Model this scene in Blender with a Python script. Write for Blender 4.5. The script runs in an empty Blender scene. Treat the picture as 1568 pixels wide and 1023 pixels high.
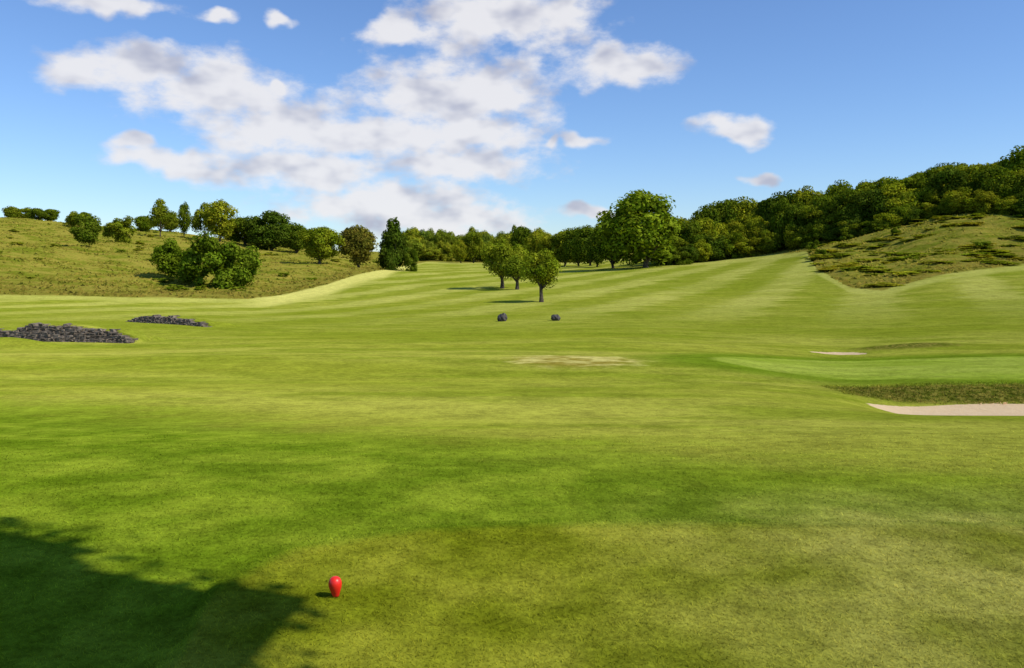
import bpy, math, numpy as np
from mathutils import Vector, Matrix
rng = np.random.default_rng(7)
scene = bpy.context.scene
scene.view_settings.view_transform = 'Standard'
scene.view_settings.look = 'None'
scene.view_settings.exposure = 0
F = 1307.0
CAMZ = 2.0

# ------------------------------------------------------------------ terrain survey table
NEAR = [(0.5,0),(6.5,-402),(8,-336),(10,-294),(12,-267),(16,-240)]
def near(last=None):
    out = []
    for d, s in NEAR:
        out.append((d, CAMZ + s*d/F if d > 6 else 0.0))
    return out
def col(pts, upto=16):
    o = [p for p in near() if p[0] <= upto]
    o += [(d, CAMZ + s*d/F) for d, s in pts]
    zl = o[-1][1]
    o.append((1600, zl))
    return o
MID = [(22,-200),(27,-178),(34,-150),(50,-120)]
L0 = MID[:2]+[(34,-153),(50,-127),(68,-98),(80,-88),(100,-72),(130,-55),(160,-25),(200,15),(260,55),(300,65),(400,64),(600,50)]
COLS = [
 (-1.2, col(L0)), (-0.8, col(L0)), (-0.6, col(L0)),
 (-.447, col(MID[:2]+[(34,-153),(50,-126),(68,-98),(80,-90),(100,-74),(130,-57),(165,-32),(210,5),(270,38),(320,48),(400,50),(600,40)])),
 (-.294, col(MID+[(80,-93),(114,-74),(135,-60),(160,-48),(190,-30),(230,-5),(280,20),(330,27),(420,26),(600,20)])),
 (-.217, col(MID+[(80,-93),(114,-73),(150,-53),(175,-36),(210,-15),(260,3),(320,13),(420,15),(600,15)])),
 (-.125, col(MID+[(80,-92),(114,-70),(150,-48),(200,-27),(250,-14),(330,-6),(420,0),(520,12),(800,10)])),
 (0.0, col(MID+[(80,-90),(114,-65),(150,-41),(200,-25),(300,-12),(420,-3),(520,10),(800,8)])),
 (.089, col(MID+[(80,-90),(114,-63),(150,-41),(200,-25),(280,-13),(420,-3),(520,10),(800,8)])),
 (.165, col(MID+[(80,-88),(114,-58),(150,-38),(200,-20),(250,-8),(300,0),(420,20),(600,20)])),
 (.242, col(MID[:3]+[(50,-124),(65,-105),(80,-90),(100,-72),(130,-50),(190,-18),(260,-3),(300,10),(400,30),(600,30)])),
 (.318, col([(22,-203),(27,-185),(34,-160),(42,-142),(50,-128),(65,-106),(80,-88),(100,-68),(130,-45),(190,-12),(240,5),(280,20),(350,45),(500,45)])),
 (.395, col([(22,-215),(27,-192),(34,-165),(40,-152),(46,-140),(55,-123),(70,-100),(90,-78),(120,-52),(160,-18),(200,8),(240,38),(280,55),(350,65),(500,60)])),
 (.45, col([(22,-237),(25,-222),(26.4,-189),(34,-162),(40,-149),(46,-137),(55,-120),(70,-97),(90,-75),(120,-45),(155,-14),(195,22),(232,52),(275,72),(350,80),(500,75)])),
 (.494, col([(22,-240),(25,-226),(26.4,-188),(34,-160),(40,-147),(46,-134),(55,-118),(70,-95),(90,-72),(120,-38),(150,-8),(190,35),(225,65),(270,88),(350,95),(500,90)])),
 (.60, col([(22,-241),(25,-227),(26.4,-186),(34,-158),(40,-143),(46,-131),(55,-115),(70,-92),(90,-68),(115,-38),(150,-8),(185,35),(220,77),(260,100),(350,110),(500,105)])),
 (.8, col([(22,-241),(25,-227),(26.4,-186),(34,-158),(40,-143),(46,-131),(55,-115),(70,-90),(90,-62),(115,-30),(150,5),(185,45),(220,84),(260,105),(350,112),(500,105)])),
 (1.2, col([(22,-241),(25,-227),(26.4,-200),(34,-158),(40,-143),(46,-131),(55,-115),(70,-90),(90,-62),(115,-30),(150,5),(185,45),(220,84),(260,105),(350,112),(500,105)])),
]
LD0, LD1, ND = math.log(0.5), math.log(1600), 1600
ldg = np.linspace(LD0, LD1, ND)
dg = np.exp(ldg)
T0, T1, NT = -1.2, 1.2, 481
tg = np.linspace(T0, T1, NT)
colz = np.array([np.interp(dg, [p[0] for p in c], [p[1] for p in c]) for _, c in COLS])
ct = np.array([c[0] for c in COLS])
G = np.zeros((NT, ND))
for j in range(ND):
    G[:, j] = np.interp(tg, ct, colz[:, j])
def blur(A, sig, axis):
    n = int(sig*3)+1
    k = np.exp(-0.5*(np.arange(-n, n+1)/sig)**2); k /= k.sum()
    pad = [(0,0),(0,0)]; pad[axis] = (n, n)
    B = np.pad(A, pad, mode='edge')
    return np.apply_along_axis(lambda v: np.convolve(v, k, mode='valid'), axis, B)
step = (LD1-LD0)/(ND-1)
Gs = blur(G, 0.028/step, 1)
G2 = blur(G, 0.07/step, 1)
w = np.clip((dg-45)/60, 0, 1)[None, :]
G = Gs*(1-w)+G2*w
G = blur(G, 0.022/((T1-T0)/(NT-1)), 0)

srng = np.random.default_rng(3)
WAV = []
for L in (70, 45, 30, 19, 12, 8):
    for k in range(3):
        a = srng.uniform(0, 6.28)
        WAV.append((math.cos(a)*6.283/L, math.sin(a)*6.283/L, srng.uniform(0, 6.28), L))
def undul(x, y):
    s = 0
    for kx, ky, ph, L in WAV:
        s = s + (L/70)**0.8*np.sin(kx*x+ky*y+ph)
    return s/3.0
LIMA = math.radians(50)
def td(x, y):
    r = np.hypot(x, y); th = np.arctan2(x, y)
    thc = np.clip(th, -LIMA, LIMA)
    return np.tan(thc), r*np.cos(thc), th
def lookup(t, d):
    ti = np.clip((t-T0)/(T1-T0)*(NT-1), 0, NT-1.001)
    di = np.clip((np.log(np.maximum(d, 0.5))-LD0)/(LD1-LD0)*(ND-1), 0, ND-1.001)
    i = ti.astype(int); j = di.astype(int); fi = ti-i; fj = di-j
    return (G[i, j]*(1-fi)*(1-fj)+G[i+1, j]*fi*(1-fj)+G[i, j+1]*(1-fi)*fj+G[i+1, j+1]*fi*fj)
def sstep(a, b, v):
    u = np.clip((v-a)/(b-a), 0, 1); return u*u*(3-2*u)
DR_T = [-1.2,-.6,-.447,-.31,-.28,-.217,-.15,-.12,-.1,.1,.2,.242,.30,.345,.357,.395,.433,.51,.6,1.2]
DR_D = [125,130,131,137,146,172,235,310,400,410,262,262,255,235,172,130,120,135,150,140]
TEE_T = [-1.2,-.45,-.385,-.347,-.255,-.11,.012,.165,.6,1.2]; TEE_D = [3.0,3.8,4.36,5.2,5.94,6.37,6.49,6.53,6.5,6.4]
def ground_z(x, y):
    x = np.asarray(x, float); y = np.asarray(y, float)
    t, d, th = td(x, y)
    z = lookup(t, d)
    side = sstep(math.radians(50), math.radians(150), np.abs(th))
    zc = 0.5*(lookup(np.full_like(t, -1.19), d)+lookup(np.full_like(t, 1.19), d))
    z = z*(1-side)+zc*side
    rg = (d-np.interp(t, DR_T, DR_D))
    z = z + undul(x, y)*(0.05*sstep(7, 25, d)+0.13*sstep(60, 160, d)+0.9*sstep(0, 50, rg)*sstep(100,150,d))
    z = z + 0.05*np.sin(y*0.42+x*0.06)*sstep(8, 14, d)*(1-sstep(60, 90, d))
    # shoulder of the raised tee
    te = np.interp(t, TEE_T, TEE_D)-d
    z = z - 0.07*(1-sstep(-.45, .05, te))*(1-sstep(7, 12, d))*sstep(2, 3.5, d)
    z = z + 0.55*np.exp(-((x+27.6)/2.2)**2-((y-46.6)/1.5)**2)
    z = z + 0.28*np.exp(-((x-22)/3.6)**2-((y-46.8)/1.0)**2)
    e = 1-np.hypot((x-17.2)/1.7, (y-45.0)/1.3)
    z = z - 0.18*sstep(0, .5, e)
    return z
def gz(x, y): return float(ground_z(np.array([x]), np.array([y]))[0])

def attrs(x, y):
    t, d, th = td(x, y)
    A = {}
    Dr = np.interp(t, DR_T, DR_D)
    A['rough'] = (d-Dr)/Dr
    A['tee'] = np.interp(t, TEE_T, TEE_D)-d
    A['lush'] = np.log(np.interp(t, [-1.2,-.6,-.217,.012,.24,.6,1.2],[22,19,13.6,11.4,9.8,8.6,8.0])/np.maximum(d, .5))
    A['green'] = 1-np.hypot((x-18.5)/11.0, (y-34.0)/6.6)
    A['sand'] = np.maximum((1-np.hypot((x-14.5)/4.8, (y-23.25)/2.0))*2.0, 1-np.hypot((x-17.2)/1.5, (y-45.0)/1.0))
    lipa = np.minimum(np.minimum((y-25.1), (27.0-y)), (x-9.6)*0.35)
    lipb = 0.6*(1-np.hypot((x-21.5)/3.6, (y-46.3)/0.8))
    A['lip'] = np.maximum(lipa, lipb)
    A['straw'] = 1-np.hypot((x-2.3)/3.2, (y-33.0)/3.6)
    A['stripe'] = 0.918*x-0.396*y
    A['strip'] = (sstep(-.20,-.10,(d-Dr)/Dr))*sstep(-.33,-.27,t)*(1-sstep(-.13,-.11,t))
    A['dry'] = sstep(-.2, 3.0, x-.15*(y-5))*(1-sstep(6.6, 8.5, d))
    A['dist'] = d
    return A

# ------------------------------------------------------------------ material helpers
class NB:
    def __init__(s, nt): s.nt = nt
    def n(s, typ, **kw):
        nd = s.nt.nodes.new(typ)
        for k, v in kw.items(): setattr(nd, k, v)
        return nd
    def put(s, sock, v):
        if isinstance(v, bpy.types.NodeSocket): s.nt.links.new(v, sock)
        else: sock.default_value = v
    def m(s, op, a, b=0.0, c=0.0, clamp=False):
        nd = s.n('ShaderNodeMath', operation=op); nd.use_clamp = clamp
        s.put(nd.inputs[0], a); s.put(nd.inputs[1], b)
        if len(nd.inputs) > 2: s.put(nd.inputs[2], c)
        return nd.outputs[0]
    def v(s, op, a, b=None, scale=None):
        nd = s.n('ShaderNodeVectorMath', operation=op)
        s.put(nd.inputs[0], a)
        if b is not None: s.put(nd.inputs[1], b)
        if scale is not None: s.put(nd.inputs['Scale'], scale)
        return nd.outputs['Value'] if op in ('LENGTH','DOT_PRODUCT') else nd.outputs[0]
    def ss(s, v, a, b, lo=0.0, hi=1.0):
        nd = s.n('ShaderNodeMapRange', interpolation_type='SMOOTHSTEP')
        s.put(nd.inputs[0], v)
        for i, q in zip((1,2,3,4), (a,b,lo,hi)): nd.inputs[i].default_value = q
        return nd.outputs[0]
    def mix(s, f, a, b, mode='MIX'):
        nd = s.n('ShaderNodeMix', data_type='RGBA', blend_type=mode)
        s.put(nd.inputs[0], f)
        for i, q in ((6,a),(7,b)):
            if isinstance(q, tuple): q = (q[0], q[1], q[2], 1)
            s.put(nd.inputs[i], q)
        return nd.outputs[2]
    def noise(s, vec, scale, detail=3, rough=.55, out=0):
        nd = s.n('ShaderNodeTexNoise')
        s.put(nd.inputs['Vector'], vec)
        nd.inputs['Scale'].default_value = scale; nd.inputs['Detail'].default_value = detail
        nd.inputs['Roughness'].default_value = rough
        return nd.outputs[out]
    def at(s, name):
        return s.n('ShaderNodeAttribute', attribute_name=name).outputs['Fac']
def newmat(name):
    m = bpy.data.materials.new(name); m.use_nodes = True
    m.node_tree.nodes.clear()
    b = NB(m.node_tree); b.out = b.n('ShaderNodeOutputMaterial')
    return m, b

def grass_color(b):
    pos = b.n('ShaderNodeNewGeometry').outputs['Position']
    st = b.v('MULTIPLY', pos, (0.40, 1.0, 1.0))
    nA = b.noise(st, .10, 2); nA2 = b.noise(st, .33, 3, .65); nB = b.noise(pos, .9, 2, .6); nC = b.noise(pos, 5, 2, .6); nD = b.noise(pos, 24, 2, .65)
    c = b.mix(b.ss(nA, .3, .7), (.235,.258,.020), (.340,.335,.048))
    c = b.mix(b.m('MULTIPLY', b.ss(nA2, .42, .64), .78), c, (.180,.220,.014))
    # mowing stripes on the distant fairway
    sc = b.m('ADD', b.at('stripe'), b.m('MULTIPLY', nA2, 9.0))
    sw = b.m('SINE', b.m('MULTIPLY', sc, .46))
    sm = b.m('MULTIPLY', b.ss(sw, -.5, .7), b.ss(b.at('dist'), 60, 115))
    sm = b.m('MULTIPLY', sm, b.ss(nA, .3, .65, .5, 1))
    dim_band = b.m('MULTIPLY', b.ss(b.at('dist'), 42, 65), b.ss(b.at('dist'), 85, 135, 1, 0))  # mid-distance zone: weaker light painted into the turf as a darker tone
    c = b.mix(b.m('MULTIPLY', dim_band, .45), c, (.170,.208,.013))
    c = b.mix(b.m('MULTIPLY', b.ss(b.at('dist'), 110, 150), .45), c, (.180,.222,.014))
    c = b.mix(b.m('MULTIPLY', sm, .60), c, (.45,.43,.095))
    lm = b.ss(b.m('ADD', b.at('lush'), b.m('MULTIPLY', b.m('SUBTRACT', nB, .5), .5)), -.18, .24)
    lush = b.mix(b.ss(nB, .35, .7), (.108,.175,.006), (.175,.230,.014))
    c = b.mix(b.m('MULTIPLY', lm, .92), c, lush)
    tm = b.ss(b.m('ADD', b.at('tee'), b.m('MULTIPLY', b.m('SUBTRACT', nC, .5), .22)), -.12, .18)
    tee = b.mix(b.ss(nB, .3, .7), (.158,.182,.007), (.228,.228,.020))
    c = b.mix(b.m('MULTIPLY', tm, .92), c, tee)
    dry = b.m('MULTIPLY', b.at('dry'), b.ss(nB, .25, .7, .2, 1))
    c = b.mix(b.m('MULTIPLY', dry, .75), c, (.325,.305,.072))
    g = b.at('green')
    c = b.mix(b.m('MULTIPLY', b.ss(g, -.34, -.04), .85), c, (.120,.190,.008))
    c = b.mix(b.ss(g, .02, .08), c, b.mix(b.ss(nA2,.35,.65), (.22,.290,.024), (.29,.345,.045)))
    s = b.ss(b.m('ADD', b.at('straw'), b.m('MULTIPLY', b.m('SUBTRACT', nB, .5), .9)), .0, .5)
    c = b.mix(b.m('MULTIPLY', s, .9), c, b.mix(b.ss(nB, .35, .65), (.27,.21,.03), (.48,.42,.13)))
    r = b.at('rough')
    rj = b.m('ADD', r, b.m('MULTIPLY', b.m('SUBTRACT', nB, .5), .05))
    pale = b.m('MULTIPLY', b.ss(r, -.09, -.05), b.ss(b.at('dist'), 105, 118))
    pale = b.m('MULTIPLY', pale, b.ss(nA2, .3, .6, .35, .8))
    c = b.mix(pale, c, (.42,.41,.085))
    c = b.mix(b.m('MULTIPLY', b.at('strip'), .9), c, (.56,.52,.13))
    rg = b.mix(b.ss(nA2, .35, .60), (.150,.168,.013), (.275,.235,.036))
    foot = b.ss(r, .25, .05)
    rg = b.mix(b.m('MULTIPLY', foot, .45), rg, (.185,.145,.026))
    rg = b.mix(b.m('MULTIPLY', b.ss(nB, .5, .72), .65), rg, (.105,.138,.010))
    rm = b.ss(rj, -.012, .012)
    c = b.mix(rm, c, rg)
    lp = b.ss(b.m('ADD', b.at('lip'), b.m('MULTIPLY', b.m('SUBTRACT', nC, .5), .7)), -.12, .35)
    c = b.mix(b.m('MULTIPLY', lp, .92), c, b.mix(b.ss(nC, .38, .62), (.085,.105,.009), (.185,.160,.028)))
    f = b.m('ADD', b.m('MULTIPLY', nD, .7), b.m('ADD', b.m('MULTIPLY', nC, .65), b.m('MULTIPLY', nB, .55)))
    f = b.ss(f, .62, 1.28, .64, 1.36)
    comb = b.n('ShaderNodeCombineColor'); 
    for i in range(3): b.put(comb.inputs[i], f)
    c = b.mix(1.0, c, comb.outputs[0], 'MULTIPLY')
    sd = b.ss(b.m('ADD', b.at('sand'), b.m('MULTIPLY', b.m('SUBTRACT', nC, .5), .12)), .0, .05)
    c2 = b.mix(sd, c, b.mix(nC, (.60,.43,.24), (.70,.53,.32)))
    return c2, sd, nC, nD, pos, rm

gm, b = newmat('turf')
c, sd, nC, nD, pos, rm = grass_color(b)
p = b.n('ShaderNodeBsdfDiffuse')
b.put(p.inputs['Color'], c); p.inputs['Roughness'].default_value = .5
bp = b.n('ShaderNodeBump'); bp.inputs['Strength'].default_value = .55; bp.inputs['Distance'].default_value = .04
b.put(bp.inputs['Height'], b.m('ADD', nC, b.m('MULTIPLY', nD, .6)))
bp2 = b.n('ShaderNodeBump'); bp2.inputs['Distance'].default_value = 1.0
b.put(bp2.inputs['Strength'], b.m('MULTIPLY_ADD', rm, .35, .05)); b.put(bp2.inputs['Height'], b.noise(pos, .6, 2, .6))
b.put(bp2.inputs['Normal'], bp.outputs[0])
b.put(p.inputs['Normal'], bp2.outputs[0])
b.nt.links.new(p.outputs[0], b.out.inputs[0])

bm_, b = newmat('grass_blades')
c, *_ = grass_color(b)
sh = b.at('tint')
cc = b.n('ShaderNodeCombineColor')
b.put(cc.inputs[0], b.m('MULTIPLY', sh, 1.06)); b.put(cc.inputs[1], sh); b.put(cc.inputs[2], sh)
c = b.mix(1.0, c, cc.outputs[0], 'MULTIPLY')
p = b.n('ShaderNodeBsdfDiffuse'); b.put(p.inputs[0], c)
tr = b.n('ShaderNodeBsdfTranslucent'); b.put(tr.inputs[0], c)
mx = b.n('ShaderNodeMixShader'); mx.inputs[0].default_value = .4
b.nt.links.new(p.outputs[0], mx.inputs[1]); b.nt.links.new(tr.outputs[0], mx.inputs[2])
b.nt.links.new(mx.outputs[0], b.out.inputs[0])

def leafmat(name, c1, c2, tr_w=.3):
    m, b = newmat(name)
    pos = b.n('ShaderNodeNewGeometry').outputs['Position']
    oi = b.n('ShaderNodeObjectInfo')
    n1 = b.noise(pos, .45, 1, .6)
    c = b.mix(b.ss(n1, .35, .68), c1, c2)
    c = b.mix(1.0, c, oi.outputs['Color'], 'MULTIPLY')
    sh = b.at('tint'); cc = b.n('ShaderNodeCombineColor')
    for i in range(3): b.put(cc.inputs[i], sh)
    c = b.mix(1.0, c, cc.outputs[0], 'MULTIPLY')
    p = b.n('ShaderNodeBsdfDiffuse'); b.put(p.inputs[0], c)
    t = b.n('ShaderNodeBsdfTranslucent'); b.put(t.inputs[0], b.mix(1.0, c, (1.3,1.15,.5), 'MULTIPLY'))
    mx = b.n('ShaderNodeMixShader'); mx.inputs[0].default_value = tr_w
    b.nt.links.new(p.outputs[0], mx.inputs[1]); b.nt.links.new(t.outputs[0], mx.inputs[2])
    b.nt.links.new(mx.outputs[0], b.out.inputs[0])
    return m
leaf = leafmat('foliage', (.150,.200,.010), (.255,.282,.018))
def simple(name, c1, c2, scale, rough=.9, bump=.5, dist=.05, spec=.2):
    m, b = newmat(name)
    pos = b.n('ShaderNodeNewGeometry').outputs['Position']
    n1 = b.noise(pos, scale, 5, .65)
    p = b.n('ShaderNodeBsdfPrincipled'); b.put(p.inputs['Base Color'], b.mix(b.ss(n1,.35,.65), c1, c2))
    p.inputs['Roughness'].default_value = rough; p.inputs['Specular IOR Level'].default_value = spec
    bp = b.n('ShaderNodeBump'); bp.inputs['Strength'].default_value = bump; bp.inputs['Distance'].default_value = dist
    b.put(bp.inputs['Height'], n1); b.put(p.inputs['Normal'], bp.outputs[0])
    b.nt.links.new(p.outputs[0], b.out.inputs[0])
    return m
bark = simple('bark', (.05,.038,.025), (.12,.095,.065), 6)

# ------------------------------------------------------------------ mesh helper
def mesh_np(name, V, faces_by_n, mats=(), matidx=None, fattr=None, smooth=False):
    me = bpy.data.meshes.new(name)
    V = np.asarray(V, np.float32)
    loops = np.concatenate([f.reshape(-1) for f in faces_by_n]).astype(np.int32)
    counts = np.concatenate([np.full(len(f), f.shape[1]) for f in faces_by_n]).astype(np.int32)
    starts = np.concatenate([[0], np.cumsum(counts)[:-1]]).astype(np.int32)
    me.vertices.add(len(V)); me.vertices.foreach_set('co', V.reshape(-1))
    me.loops.add(len(loops)); me.loops.foreach_set('vertex_index', loops)
    me.polygons.add(len(counts)); me.polygons.foreach_set('loop_start', starts)
    try: me.polygons.foreach_set('loop_total', counts)
    except Exception: pass
    if matidx is not None: me.polygons.foreach_set('material_index', np.asarray(matidx, np.int32))
    me.polygons.foreach_set('use_smooth', np.full(len(counts), smooth))
    for m in mats: me.materials.append(m)
    me.update(calc_edges=True)
    if fattr:
        for k, v in fattr.items():
            a = me.attributes.new(k, 'FLOAT', 'POINT'); a.data.foreach_set('value', np.asarray(v, np.float32))
    return me
def obj(name, me, loc=(0,0,0), parent=None):
    o = bpy.data.objects.new(name, me); scene.collection.objects.link(o); o.location = loc
    if parent: o.parent = parent
    return o

# ------------------------------------------------------------------ ground sheet
ths = np.concatenate([np.radians(np.arange(-180, -40, 2.0)), np.radians(np.arange(-40, 40, .1)), np.radians(np.arange(40, 180, 2.0))])
rs = np.concatenate([np.linspace(.3, 3, 16), np.exp(np.arange(math.log(3.05), math.log(1500), .009))])
TH, R = np.meshgrid(ths, rs, indexing='ij')
X = (R*np.sin(TH)).ravel(); Y = (R*np.cos(TH)).ravel()
Z = ground_z(X, Y)
nt_, nr_ = len(ths), len(rs)
I = np.arange(nt_*nr_).reshape(nt_, nr_)
In = np.roll(I, -1, axis=0)
Q = np.stack([I[:, :-1], I[:, 1:], In[:, 1:], In[:, :-1]], -1).reshape(-1, 4)
V = np.stack([X, Y, Z], 1)
cidx = len(V); V = np.vstack([V, [[0, 0, gz(0, .4)]]])
tri = np.stack([np.full(nt_, cidx), I[:, 0], In[:, 0]], 1)
A = attrs(V[:, 0], V[:, 1])
ground = obj('ground', mesh_np('ground', V, [Q[:, ::1], tri], [gm], fattr=A, smooth=True))

# ------------------------------------------------------------------ grass blades
def blades(name, V, A):
    N = len(V)//3
    return obj(name, mesh_np(name, V, [np.arange(3*N).reshape(N, 3)], [bm_], fattr=A))
N = 200000
d = np.exp(rng.uniform(math.log(3.4), math.log(16), N))
d = d[rng.random(N) < (1-sstep(4.5, 15, d))]; N = len(d)
t = rng.uniform(-.72, .72, N)
x = d*t; y = d
z = ground_z(x, y)
a = rng.uniform(0, 6.283, N); h = rng.uniform(.006, .018, N); wd = .0028*d/4.5*rng.uniform(.7, 1.5, N)
lean = rng.normal(0, 1.2, (N, 2))*h[:, None]
dx = np.cos(a)*wd; dy = np.sin(a)*wd
V = np.empty((N, 3, 3))
V[:, 0] = np.stack([x-dx, y-dy, z-.002], 1); V[:, 1] = np.stack([x+dx, y+dy, z-.002], 1)
V[:, 2] = np.stack([x+lean[:, 0], y+lean[:, 1], z+h], 1)
V = V.reshape(-1, 3)
A = attrs(V[:, 0], V[:, 1]); A['tint'] = np.repeat(rng.uniform(1.15, 1.9, N), 3)
blades('grass', V, A)

# ------------------------------------------------------------------ long rough grass on the banks
N = 70000
side = rng.random(N) < .6
t = np.where(side, rng.uniform(-.85, -.1, N), rng.uniform(.24, .85, N))
d = rng.uniform(112, 340, N)
Dr = np.interp(t, DR_T, DR_D)
k = (d > Dr*1.0) & (np.sin(t*90+d*.13)+np.sin(t*41-d*.31)+rng.normal(0, 1, N) > -.6)
t, d = t[k], d[k]; N = len(t)
x = d*t; y = d; z = ground_z(x, y)
a = rng.uniform(-.9, .9, N); wd = rng.uniform(.25, .7, N); h = rng.uniform(.12, .45, N)
V = np.empty((N, 3, 3))
V[:, 0] = np.stack([x-np.cos(a)*wd, y-np.sin(a)*wd, z-.1], 1)
V[:, 1] = np.stack([x+np.cos(a)*wd, y+np.sin(a)*wd, z-.1], 1)
V[:, 2] = np.stack([x+rng.normal(0, .25, N), y+rng.normal(.5, .3, N), z+h], 1)
V = V.reshape(-1, 3); A = attrs(V[:, 0], V[:, 1]); A['rough'] = np.maximum(A['rough'], .03); A['tint'] = np.repeat(rng.uniform(1.0, 1.6, N), 3)
blades('rough_grass', V, A)

# bunker face rough
N = 9000
x = rng.uniform(9.8, 21, N); y = rng.uniform(25.2, 27.3, N); z = ground_z(x, y)
a = rng.uniform(0, 3.14, N); wd = rng.uniform(.01, .03, N); h = rng.uniform(.02, .07, N)
V = np.empty((N, 3, 3))
V[:, 0] = np.stack([x-np.cos(a)*wd, y-np.sin(a)*wd, z-.01], 1)
V[:, 1] = np.stack([x+np.cos(a)*wd, y+np.sin(a)*wd, z-.01], 1)
V[:, 2] = np.stack([x+rng.normal(0, .05, N), y+rng.normal(-.04, .05, N), z+h], 1)
V = V.reshape(-1, 3); A = attrs(V[:, 0], V[:, 1]); A['tint'] = np.repeat(rng.uniform(1.1, 2.0, N), 3)
blades('bunker_fringe_grass', V, A)

# ------------------------------------------------------------------ trees
def tube(P, Rr, n=8):
    P = np.array(P, float); V = []; Fq = []
    for i, (p, r) in enumerate(zip(P, Rr)):
        tdir = P[min(i+1, len(P)-1)]-P[max(i-1, 0)]; tdir /= np.linalg.norm(tdir)+1e-9
        u = np.cross(tdir, [0.3, 1, 0.1]); u /= np.linalg.norm(u)+1e-9; w_ = np.cross(tdir, u)
        for k in range(n):
            an = k*2*math.pi/n
            V.append(p+r*(math.cos(an)*u+math.sin(an)*w_))
    for i in range(len(P)-1):
        for k in range(n):
            Fq.append([i*n+k, i*n+(k+1) % n, (i+1)*n+(k+1) % n, (i+1)*n+k])
    return np.array(V), np.array(Fq)
ICO = None
def ico():
    global ICO
    if ICO is None:
        import bmesh
        bm = bmesh.new(); bmesh.ops.create_icosphere(bm, subdivisions=1, radius=1)
        ICO = (np.array([v.co[:] for v in bm.verts]), np.array([[v.index for v in f.verts] for f in bm.faces])); bm.free()
    return ICO
def make_tree(name, seed, kind='oak', nleaf=8000, leaf_s=.028, crown=(.2, 1.0), nclump=46, trunk_r=.028, core=.62, aspect=1.0):
    """unit tree: height 1, crown width 1 (scaled on the object). aspect = real width/height"""
    r = np.random.default_rng(seed)
    z0, z1 = crown; zc = (z0+z1)/2; hz = (z1-z0)/2
    C = []; CR = []
    lumps = [(r.normal(size=3), r.uniform(.62, 1.25)) for _ in range(9)]
    for i in range(nclump):
        while True:
            q = r.uniform(-1, 1, 3)
            if .25 < np.linalg.norm(q) < 1: break
        q = q/np.linalg.norm(q)*np.linalg.norm(q)**.5
        f = 1.0
        for lv, la in lumps:
            lv = lv/np.linalg.norm(lv); f += (la-1)*max(0, np.dot(lv, q))**2*1.4
        if kind == 'cone':
            zz = (q[2]+1)/2; rad = (1-zz)**.75*1.0+.06
            an = r.uniform(0, 6.28); rr = rad*r.uniform(.3, .8)
            c = np.array([math.cos(an)*rr*.5, math.sin(an)*rr*.5, z0+zz*(z1-z0)*.95]); cr = .06+.11*(1-zz)
        elif kind == 'tall':
            zz = (q[2]+1)/2; rad = math.sin(math.pi*min(1, .12+zz*.8)**.8)
            c = np.array([q[0]*.33*rad*f, q[1]*.33*rad*f, z0+zz*(z1-z0)*.95]); cr = r.uniform(.09, .15)
        else:
            g = 1.0 if q[2] > 0 else .92
            c = np.array([q[0]*.37*f*g, q[1]*.37*f*g, zc+q[2]*(hz*.82)*f]); cr = r.uniform(.08, .17)
        C.append(c); CR.append(cr)
    C = np.array(C); CR = np.array(CR)
    pick = r.choice(nclump, nleaf, p=CR**2/np.sum(CR**2))
    dv = r.normal(size=(nleaf, 3)); dv /= np.linalg.norm(dv, axis=1)[:, None]
    low = dv[:, 2] < -.3; dv[low, 2] *= np.where(r.random(low.sum()) < .6, -1, 1)
    rad = CR[pick]*r.uniform(.72, 1.18, nleaf)
    Pn = C[pick]+dv*rad[:, None]*np.array([1, 1, aspect])
    Pn[:, 2] = np.clip(Pn[:, 2], .01, None)
    nn = dv+r.normal(size=(nleaf, 3))*.45; nn /= np.linalg.norm(nn, axis=1)[:, None]
    u = np.cross(nn, r.normal(size=(nleaf, 3))); u /= np.linalg.norm(u, axis=1)[:, None]; w_ = np.cross(nn, u)
    s = (leaf_s*r.uniform(.6, 1.3, nleaf))[:, None]
    asp = np.array([1, 1, aspect])
    Q = np.stack([Pn-u*s*asp, Pn-w_*s*.6*asp, Pn+u*s*asp, Pn+w_*s*.6*asp], 1).reshape(-1, 3)
    Fq = np.arange(nleaf*4).reshape(nleaf, 4)
    ctint = r.uniform(.70, 1.30, nclump)
    tint = np.repeat(ctint[pick]*r.uniform(.8, 1.2, nleaf), 4)
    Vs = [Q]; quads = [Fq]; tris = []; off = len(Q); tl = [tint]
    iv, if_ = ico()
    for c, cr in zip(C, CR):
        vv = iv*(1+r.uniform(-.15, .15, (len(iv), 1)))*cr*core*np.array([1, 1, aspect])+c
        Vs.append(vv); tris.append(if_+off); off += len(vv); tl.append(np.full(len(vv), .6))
    qm = [np.zeros(len(Fq), int)]
    if trunk_r > 0:
        top = z0+(z1-z0)*.5
        tr_ = [([[0,0,-.03],[r.normal(0,.008),r.normal(0,.008),z0*.5],[r.normal(0,.015),r.normal(0,.015),z0+.04],[r.normal(0,.03),r.normal(0,.03),top]],
             [trunk_r*1.5, trunk_r*1.05, trunk_r*.85, trunk_r*.3])]
        for k in range(6):
            an = k*1.047+r.uniform(-.3, .3); zz = z0*r.uniform(.75, 1.15)+.02
            e = np.array([math.cos(an)*.3, math.sin(an)*.3, zz+(z1-z0)*r.uniform(.25, .5)])
            tr_.append(([[0, 0, zz], [e[0]*.45, e[1]*.45, zz+(e[2]-zz)*.6], list(e)], [trunk_r*.5, trunk_r*.33, trunk_r*.12]))
        for P_, R_ in tr_:
            tv, tf = tube(P_, R_, 7)
            Vs.append(tv); quads.append(tf+off); off += len(tv); tl.append(np.ones(len(tv))); qm.append(np.ones(len(tf), int))
    qa = np.concatenate(quads)
    ta = np.concatenate(tris)
    mi = np.concatenate([np.concatenate(qm), np.zeros(len(ta), int)])
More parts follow.
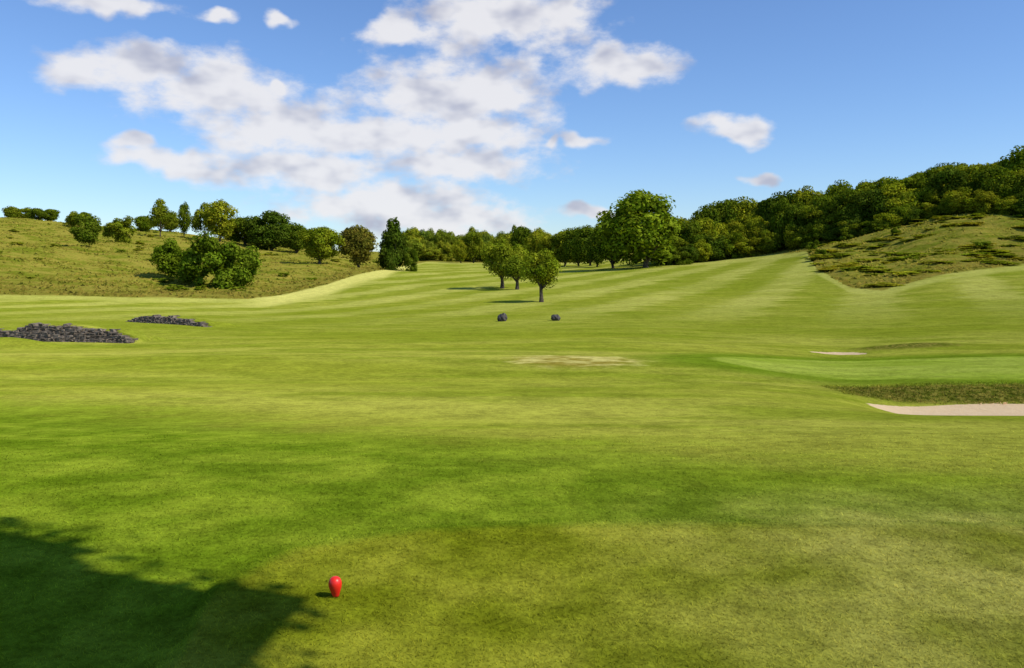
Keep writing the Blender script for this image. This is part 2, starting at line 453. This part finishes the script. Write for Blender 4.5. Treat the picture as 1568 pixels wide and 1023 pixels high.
    return mesh_np(name, np.concatenate(Vs), [qa, ta], [leaf, bark], mi, {'tint': np.concatenate(tl)})

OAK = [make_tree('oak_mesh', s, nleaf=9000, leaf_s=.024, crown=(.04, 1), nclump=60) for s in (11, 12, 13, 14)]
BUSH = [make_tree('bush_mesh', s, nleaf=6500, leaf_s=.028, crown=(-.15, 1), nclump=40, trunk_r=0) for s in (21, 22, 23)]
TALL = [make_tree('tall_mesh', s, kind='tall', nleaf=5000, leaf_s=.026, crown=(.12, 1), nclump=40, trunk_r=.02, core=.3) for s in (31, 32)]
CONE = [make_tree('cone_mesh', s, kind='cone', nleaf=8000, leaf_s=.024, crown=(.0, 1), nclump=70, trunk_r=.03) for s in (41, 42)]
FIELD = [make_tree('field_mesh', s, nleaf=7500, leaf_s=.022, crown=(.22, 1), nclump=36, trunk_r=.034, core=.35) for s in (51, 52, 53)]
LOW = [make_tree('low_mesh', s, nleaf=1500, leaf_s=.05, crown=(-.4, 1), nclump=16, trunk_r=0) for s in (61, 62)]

def place(name, me, t, d, H, W, tint=(1,1,1), parent=None, sink=.0):
    x, y = d*t, d
    o = obj(name, me, (x, y, gz(x, y)-sink*H), parent)
    o.scale = (W, W*rng.uniform(.9, 1.1), H*(1+sink)); o.rotation_euler = (0, 0, rng.uniform(0, 6.28))
    o.color = (tint[0], tint[1], tint[2], 1)
    return o
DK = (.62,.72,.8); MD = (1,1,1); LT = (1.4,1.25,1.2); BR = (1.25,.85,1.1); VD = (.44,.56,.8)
# left bank, individually
place('bush', BUSH[0], -.500, 222, 8.2, 9.5, DK)
place('bush', BUSH[1], -.460, 248, 8.3, 9.8, MD)
place('bush', BUSH[2], -.512, 285, 5.5, 8, MD)
place('bush', BUSH[1], -.345, 166, 11.3, 12.5, (.75,.92,.9))
place('bush', BUSH[0], -.318, 168, 8.6, 10, (.75,.92,.9))
place('bush', BUSH[2], -.402, 172, 8.3, 9.0, (.8,.95,.85))
place('bush', BUSH[0], -.372, 170, 6.5, 9.0, (.85,1.0,.9))
place('birch_tree', TALL[0], -.412, 275, 11.5, 11, MD)
place('birch_tree', TALL[1], -.384, 285, 12.5, 6.5, DK)
place('birch_tree', TALL[1], -.342, 275, 14.5, 15, LT)
place('birch_tree', TALL[0], -.360, 280, 11.5, 11, MD)
place('oak_tree', OAK[0], -.312, 285, 11.0, 14, DK)
place('oak_tree', OAK[1], -.281, 282, 13.5, 18, VD)
place('oak_tree', OAK[2], -.252, 285, 10.5, 12, DK)
place('oak_tree', OAK[3], -.225, 222, 10.2, 12.5, (1.15,1.15,1))
place('oak_tree', OAK[0], -.180, 240, 13.4, 13.5, (.95,.72,1.6))
place('conifer_tree', CONE[0], -.139, 245, 16.3, 11.5, VD)
place('bush', BUSH[1], -.118, 243, 7.0, 5.0, DK)
# three fairway trees
place('hawthorn_tree', FIELD[0], .0345, 113, 7.1, 7.0, (1.05,1.05,1))
place('hawthorn_tree', FIELD[1], .0060, 148, 6.6, 7.8, (.95,1.0,1))
place('hawthorn_tree', FIELD[2], -.0115, 154, 8.6, 8.4, (1.05,1.05,1))
# big oak
place('oak_tree', OAK[1], .158, 245, 21.8, 26, (.88,1.0,.9))
place('oak_tree', OAK[2], .118, 262, 16.5, 16, DK)
def empty(name):
    e = bpy.data.objects.new(name, None); scene.collection.objects.link(e); return e
tints = [MD, DK, (.8,.9,.85), (1.25,1.18,1), VD, (.9,.98,.9), (1.2,1.1,1)]
# right hillside wood
e = empty('hillside_woodland')
TB = [.17,.20,.242,.28,.318,.357,.395,.44,.494,.55,.60,.7,.85]
DB = [262,264,272,270,264,256,248,240,238,228,220,212,205]
HB = [18,19,20.5,20,20,18.5,17.5,16.5,16.5,17,18,19,19]
for t in np.arange(.175, .9, .0165):
    for row in range(4):
        tt = t+rng.uniform(-.008, .008)+row*.004
        d = np.interp(tt, TB, DB); H = np.interp(tt, TB, HB)
        if row == 0: dd, h, w = d-9, H*rng.uniform(.22, .42), rng.uniform(7, 11); me = BUSH[rng.integers(3)]
        elif row == 1: dd, h, w = d-2, H*rng.uniform(.45, .8), rng.uniform(10, 15); me = OAK[rng.integers(4)]
        elif row == 2: dd, h, w = d+9, H*rng.uniform(.74, .96), rng.uniform(12, 18); me = OAK[rng.integers(4)]
        else: dd, h, w = d+22, H*rng.uniform(.6, .78), rng.uniform(13, 18); me = OAK[rng.integers(4)]
        place('wood_tree', me, tt, dd, h, w, tints[rng.integers(len(tints))], e, .06)
# valley head wood
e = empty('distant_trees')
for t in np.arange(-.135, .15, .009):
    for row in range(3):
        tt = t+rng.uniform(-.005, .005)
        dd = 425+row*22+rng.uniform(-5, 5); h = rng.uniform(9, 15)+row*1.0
        place('wood_tree', (OAK+TALL)[rng.integers(6)] if row else BUSH[rng.integers(3)], tt, dd, h*(.75 if row == 0 else 1), rng.uniform(9, 17), [(1.5,1.35,1.5), (1.1,1.1,1.6), (.75,.85,1.6), (1.3,1.2,1.4), (1.1,1.1,1.4)][rng.integers(5)], e, .05)  # brighter, bluer leaf tints: distance haze put into the colour
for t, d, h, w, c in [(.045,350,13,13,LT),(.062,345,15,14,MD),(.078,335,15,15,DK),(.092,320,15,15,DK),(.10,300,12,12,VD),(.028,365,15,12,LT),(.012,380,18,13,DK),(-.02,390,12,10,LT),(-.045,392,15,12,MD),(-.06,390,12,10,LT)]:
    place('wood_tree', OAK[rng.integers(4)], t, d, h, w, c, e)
# tree line on the left skyline
e = empty('skyline_trees')
for t, d, h, w in [(-.585,340,5.5,9),(-.57,345,6,9),(-.555,340,5.5,9),(-.54,345,5.5,8),(-.50,330,5,8),(-.43,320,7,10),(-.40,330,8,10),(-.33,330,9,12),(-.30,325,10,12),(-.26,330,8,12),(-.62,340,6,10),(-.66,330,8,12),(-.70,320,9,12),(-.75,310,9,12)]:
    place('wood_tree', OAK[rng.integers(4)], t, d, h, w, [DK, MD, (.8,.9,.8)][rng.integers(3)], e, .1)
# scrub on the right-hand bank
e = empty('hillside_scrub')
n = 0
while n < 170:
    t = rng.uniform(.34, .86); d = rng.uniform(118, 262)
    if d < np.interp(t, DR_T, DR_D)*1.02 or d > np.interp(t, TB, DB)-6: continue
    s = rng.uniform(1.5, 5.0)
    place('shrub', LOW[rng.integers(2)], t, d, s*rng.uniform(.12, .24), s*1.7, [(1.6,1.4,1.3), (1.4,1.3,1.2), (1.7,1.35,1.3), (1.2,1.25,1)][rng.integers(4)], e, .2); n += 1
for t, d, h, w in [(.352,225,3.2,4),(.362,205,2.6,4),(.552,172,2.0,5),(.39,235,3,5),(.45,215,2.5,4)]:
    place('shrub', LOW[rng.integers(2)], t, d, h, w, DK, e)
# scrub on the left bank
e = empty('bank_scrub'); n = 0
while n < 90:
    t = rng.uniform(-.8, -.14); d = rng.uniform(150, 320)
    if d < np.interp(t, DR_T, DR_D)*1.12: continue
    s = rng.uniform(1.0, 3.0)
    place('shrub', LOW[rng.integers(2)], t, d, s*.42, s*1.5, [(1,1,1), (1.3,1.15,1), (.9,1.0,.9)][rng.integers(3)], e, .1); n += 1

# shade tree standing behind and right of the viewpoint
SH = make_tree('shade_tree_mesh', 77, nleaf=50000, leaf_s=.0125, crown=(.48, 1), nclump=110, trunk_r=.014, core=.92, aspect=.66)
o = obj('maple_tree', SH, (3.3, .5, gz(3.3, .5))); o.scale = (8.0, 8.0, 13.0); o.color = (1,1,1,1)

# ------------------------------------------------------------------ stone banks
stone = simple('stone', (.085,.066,.046), (.23,.185,.135), 3.5, bump=.6)
def wall(name, p0, p1, hprof, seed):
    r = np.random.default_rng(seed); p0 = np.array(p0, float); p1 = np.array(p1, float)
    L = np.linalg.norm(p1-p0); dr = (p1-p0)/L; nr = np.array([dr[1], -dr[0]])
    if nr[1] > 0: nr = -nr
    cube = np.array([[a_, b_, c_] for a_ in (-1, 1) for b_ in (-1, 1) for c_ in (-1, 1)], float)
    cf = np.array([[0,1,3,2],[4,6,7,5],[0,4,5,1],[2,3,7,6],[0,2,6,4],[1,5,7,3]])
    Vs = []; Fs = []; off = 0
    zr = 0.0
    while zr < 1.5:
        ch = r.uniform(.08, .14); s = r.uniform(-.3, 0)
        while s < L:
            ln = r.uniform(.12, .42); sm = s+ln/2
            hh = np.interp(sm/L, *hprof)*(1+.07*math.sin(sm*2.1))+r.normal(0, .05)
            if 0 < sm < L and zr+ch*.6 < hh:
                wob = .2*math.sin(sm*.7+seed)
                base = p0+dr*sm-nr*(zr*1.2+wob)
                g = gz(*(p0+dr*sm))
                c = cube*np.array([ln*.52, .30, ch*.55])+r.uniform(-.045, .045, (8, 3))
                wv = np.empty((8, 3)); outw = r.uniform(-.07, .07)
                wv[:, 0] = base[0]+c[:, 0]*dr[0]+(c[:, 1]+outw)*nr[0]
                wv[:, 1] = base[1]+c[:, 0]*dr[1]+(c[:, 1]+outw)*nr[1]
                wv[:, 2] = g+zr+ch/2+c[:, 2]-.08
                Vs.append(wv); Fs.append(cf+off); off += 8
            s += ln
        zr += ch
    ns = 40; cv = []
    for i in range(ns+1):
        s = i/ns; q = p0+dr*L*s; hh = np.interp(s, *hprof)*(1+.07*math.sin(s*L*2.1)); g = gz(*q); wob = .2*math.sin(s*L*.7+seed)
        for off_, zz, own in ((-.08-wob, -.1, 0), (-.10-wob-1.2*hh, hh*.95, 0), (-1.2-wob-1.7*hh, hh*.8, 0), (-4.5, -.2, 1)):
            pt = q+nr*off_; cv.append([pt[0], pt[1], (gz(*pt) if own else g)+zz])
    cv = np.array(cv); cq = []
    for i in range(ns):
        for k in range(3): cq.append([i*4+k+off, i*4+k+1+off, (i+1)*4+k+1+off, (i+1)*4+k+off])
    nst = sum(len(f) for f in Fs)
    Vs.append(cv); Fs.append(np.array(cq))
    mi = np.concatenate([np.zeros(nst, int), np.tile([1, 1, 1], ns)])
    Vv = np.concatenate(Vs); A = attrs(Vv[:, 0], Vv[:, 1])
    return obj(name, mesh_np(name, Vv, [np.concatenate(Fs)], [stone, gm], mi, A))
wall('stone_wall', (-33.5, 53), (-21.9, 49.5), ([0,.2,.38,.5,.8,.97,1],[.55,.6,1.02,.95,.68,.35,-.1]), 1)
wall('stone_wall', (-34.5, 76), (-23.3, 67), ([0,.05,.2,.45,.7,.9,1],[-.15,.15,.6,.6,.4,.3,-.1]), 2)

# ------------------------------------------------------------------ tee marker
rm_, b = newmat('red_paint')
pp = b.n('ShaderNodeBsdfPrincipled')
pos = b.n('ShaderNodeTexCoord').outputs['Object']
b.put(pp.inputs['Base Color'], b.mix(b.ss(b.noise(pos, 60, 4), .55, .75), (.82,.022,.010), (.60,.025,.015)))
pp.inputs['Roughness'].default_value = .40
b.nt.links.new(pp.outputs[0], b.out.inputs[0])
prof = [(.0,.118),(.010,.1172),(.020,.114),(.029,.107),(.0355,.097),(.039,.084),(.0395,.070),(.037,.054),(.032,.038),(.0265,.022),(.022,.010),(.020,.0),(.012,-.003),(.008,-.02),(.0,-.06)]
n = 40; V = []; Fq = []
for r_, z_ in prof:
    for k in range(n): V.append([r_*math.cos(k*2*math.pi/n), r_*math.sin(k*2*math.pi/n), z_])
for i in range(len(prof)-1):
    for k in range(n): Fq.append([i*n+k, (i+1)*n+k, (i+1)*n+(k+1) % n, i*n+(k+1) % n])
mx_, my_ = -1.05, 5.09
o = obj('tee_marker', mesh_np('tee_marker', np.array(V), [np.array(Fq)], [rm_], smooth=True), (mx_, my_, gz(mx_, my_)+.003))
o.rotation_euler = (math.radians(3), math.radians(-3), 0)

# ------------------------------------------------------------------ boulders
import bmesh
rock = simple('rock', (.035,.032,.03), (.12,.105,.095), 5, bump=.7, dist=.08)
for i, (x_, y_, s_) in enumerate([(-.85, 77, .50), (3.95, 77, .44)]):
    bm = bmesh.new(); bmesh.ops.create_icosphere(bm, subdivisions=4, radius=1)
    r = np.random.default_rng(90+i)
    pl = [(Vector(r.normal(size=3)).normalized(), r.uniform(.62, .9)) for _ in range(16)]
    for v in bm.verts:
        for nrm, dd in pl:
            q = v.co.dot(nrm)-dd
            if q > 0: v.co -= nrm*q*.85
        v.co *= 1+.04*math.sin(v.co.x*9+v.co.z*7)
    me = bpy.data.meshes.new('boulder'); bm.to_mesh(me); bm.free(); me.materials.append(rock)
    o = obj('boulder', me, (x_, y_, gz(x_, y_)+s_*.5)); o.scale = (s_*1.0, s_, s_*1.05)

# ------------------------------------------------------------------ sun + sky
EL = math.radians(46); S = Vector((.93*math.cos(EL), -.37*math.cos(EL), math.sin(EL))).normalized()
sl = bpy.data.lights.new('sun', 'SUN'); sl.energy = 4.6; sl.angle = math.radians(.5); sl.color = (1, .95, .84)
so = bpy.data.objects.new('sun', sl); scene.collection.objects.link(so); so.rotation_euler = S.to_track_quat('Z', 'Y').to_euler()
so.location = (20, -20, 40)
W = bpy.data.worlds.new('World'); scene.world = W; W.use_nodes = True
try: W.cycles.sampling_method = 'NONE'
except Exception as ex: print('ws', ex)
W.node_tree.nodes.clear(); b = NB(W.node_tree)
sky = b.n('ShaderNodeTexSky', sky_type='NISHITA'); sky.sun_disc = False
sky.sun_elevation = EL; sky.sun_rotation = math.atan2(.93, -.37)
sky.air_density = 1.0; sky.dust_density = .1; sky.ozone_density = 2.5
PUFF = [(760,30,145,58),(600,45,55,28),(860,15,65,32),(940,95,100,36),(700,140,160,58),(330,135,130,60),(230,95,90,36),(120,105,70,32),
        (430,190,150,46),(570,205,210,42),(720,205,125,40),(270,252,110,24),(460,258,190,34),(700,250,135,32),(590,312,170,34),(690,338,140,28),
        (1120,196,58,19),(1162,273,28,12),(170,6,110,16),(335,22,26,9),(425,28,22,12),(205,222,34,14),(435,128,12,12),(890,208,34,12),(845,216,14,12),(900,326,44,10)]
def pol(u, y):
    tx = (u-784)/F; tz = (400-y)/F
    az = math.atan(tx); return az, math.atan(tz*math.cos(az))
tc = b.n('ShaderNodeTexCoord').outputs['Generated']
sx = b.n('ShaderNodeSeparateXYZ'); b.put(sx.inputs[0], tc)
az = b.m('ARCTAN2', sx.outputs[0], sx.outputs[1]); el = b.m('ARCSINE', sx.outputs[2])
cb = b.n('ShaderNodeCombineXYZ'); b.put(cb.inputs[0], az); b.put(cb.inputs[1], el)
P = cb.outputs[0]
wn = b.noise(P, 16, 2, .6, out=1)
Pw = b.v('ADD', P, b.v('SCALE', b.v('SUBTRACT', wn, (.5,.5,.5)), scale=.05))
Pw = b.v('MULTIPLY', Pw, (1,1,0))
acc = None
for (u, y_, ru, ry) in PUFF:
    az_, el_ = pol(u, y_)
    rx = ru/F*math.cos(az_)**2; rz = ry/F*math.cos(az_)
    nd = b.n('ShaderNodeVectorMath', operation='MULTIPLY_ADD')
    b.put(nd.inputs[0], Pw); nd.inputs[1].default_value = (1/rx, 1/rz, 0); nd.inputs[2].default_value = (-az_/rx, -el_/rz, 0)
    val = b.v('LENGTH', nd.outputs[0])
    acc = val if acc is None else b.m('SMOOTH_MIN', acc, val, .30)
P2 = b.v('MULTIPLY', P, (1, 1.7, 1))
fb = b.noise(P2, 20, 5, .58)
s1 = b.noise(P2, 15, 3, .55); s2 = b.noise(b.v('ADD', P2, (.012, .040, 0)), 15, 2, .5)
d0 = b.m('ADD', b.m('SUBTRACT', 1.0, acc), b.m('MULTIPLY', b.m('SUBTRACT', fb, .5), 2.0))
alpha = b.ss(d0, -.28, .55)
shade = b.ss(b.m('SUBTRACT', s1, s2), -.34, .10)
cc = b.mix(shade, (.47,.49,.60), (.86,.85,.87))
sk = b.mix(1.0, sky.outputs[0], (.88,1.07,1.38), 'MULTIPLY')
bg1 = b.n('ShaderNodeBackground'); b.put(bg1.inputs[0], sk); bg1.inputs[1].default_value = .11
bg2 = b.n('ShaderNodeBackground'); b.put(bg2.inputs[0], cc); bg2.inputs[1].default_value = 1.0
ms = b.n('ShaderNodeMixShader'); b.put(ms.inputs[0], b.m('MULTIPLY', alpha, .92))
W.node_tree.links.new(bg1.outputs[0], ms.inputs[1]); W.node_tree.links.new(bg2.outputs[0], ms.inputs[2])
wo = b.n('ShaderNodeOutputWorld'); W.node_tree.links.new(ms.outputs[0], wo.inputs[0])

# ------------------------------------------------------------------ camera
cd = bpy.data.cameras.new('camera'); co = bpy.data.objects.new('camera', cd); scene.collection.objects.link(co)
cd.sensor_width = 36; cd.lens = 36*F/1568; cd.clip_end = 5000; cd.clip_start = .05
cd.shift_y = -(511.5-400)/1568
co.location = (0, 0, CAMZ+gz(0, .4)); co.rotation_euler = (math.radians(90), 0, 0)
scene.camera = co
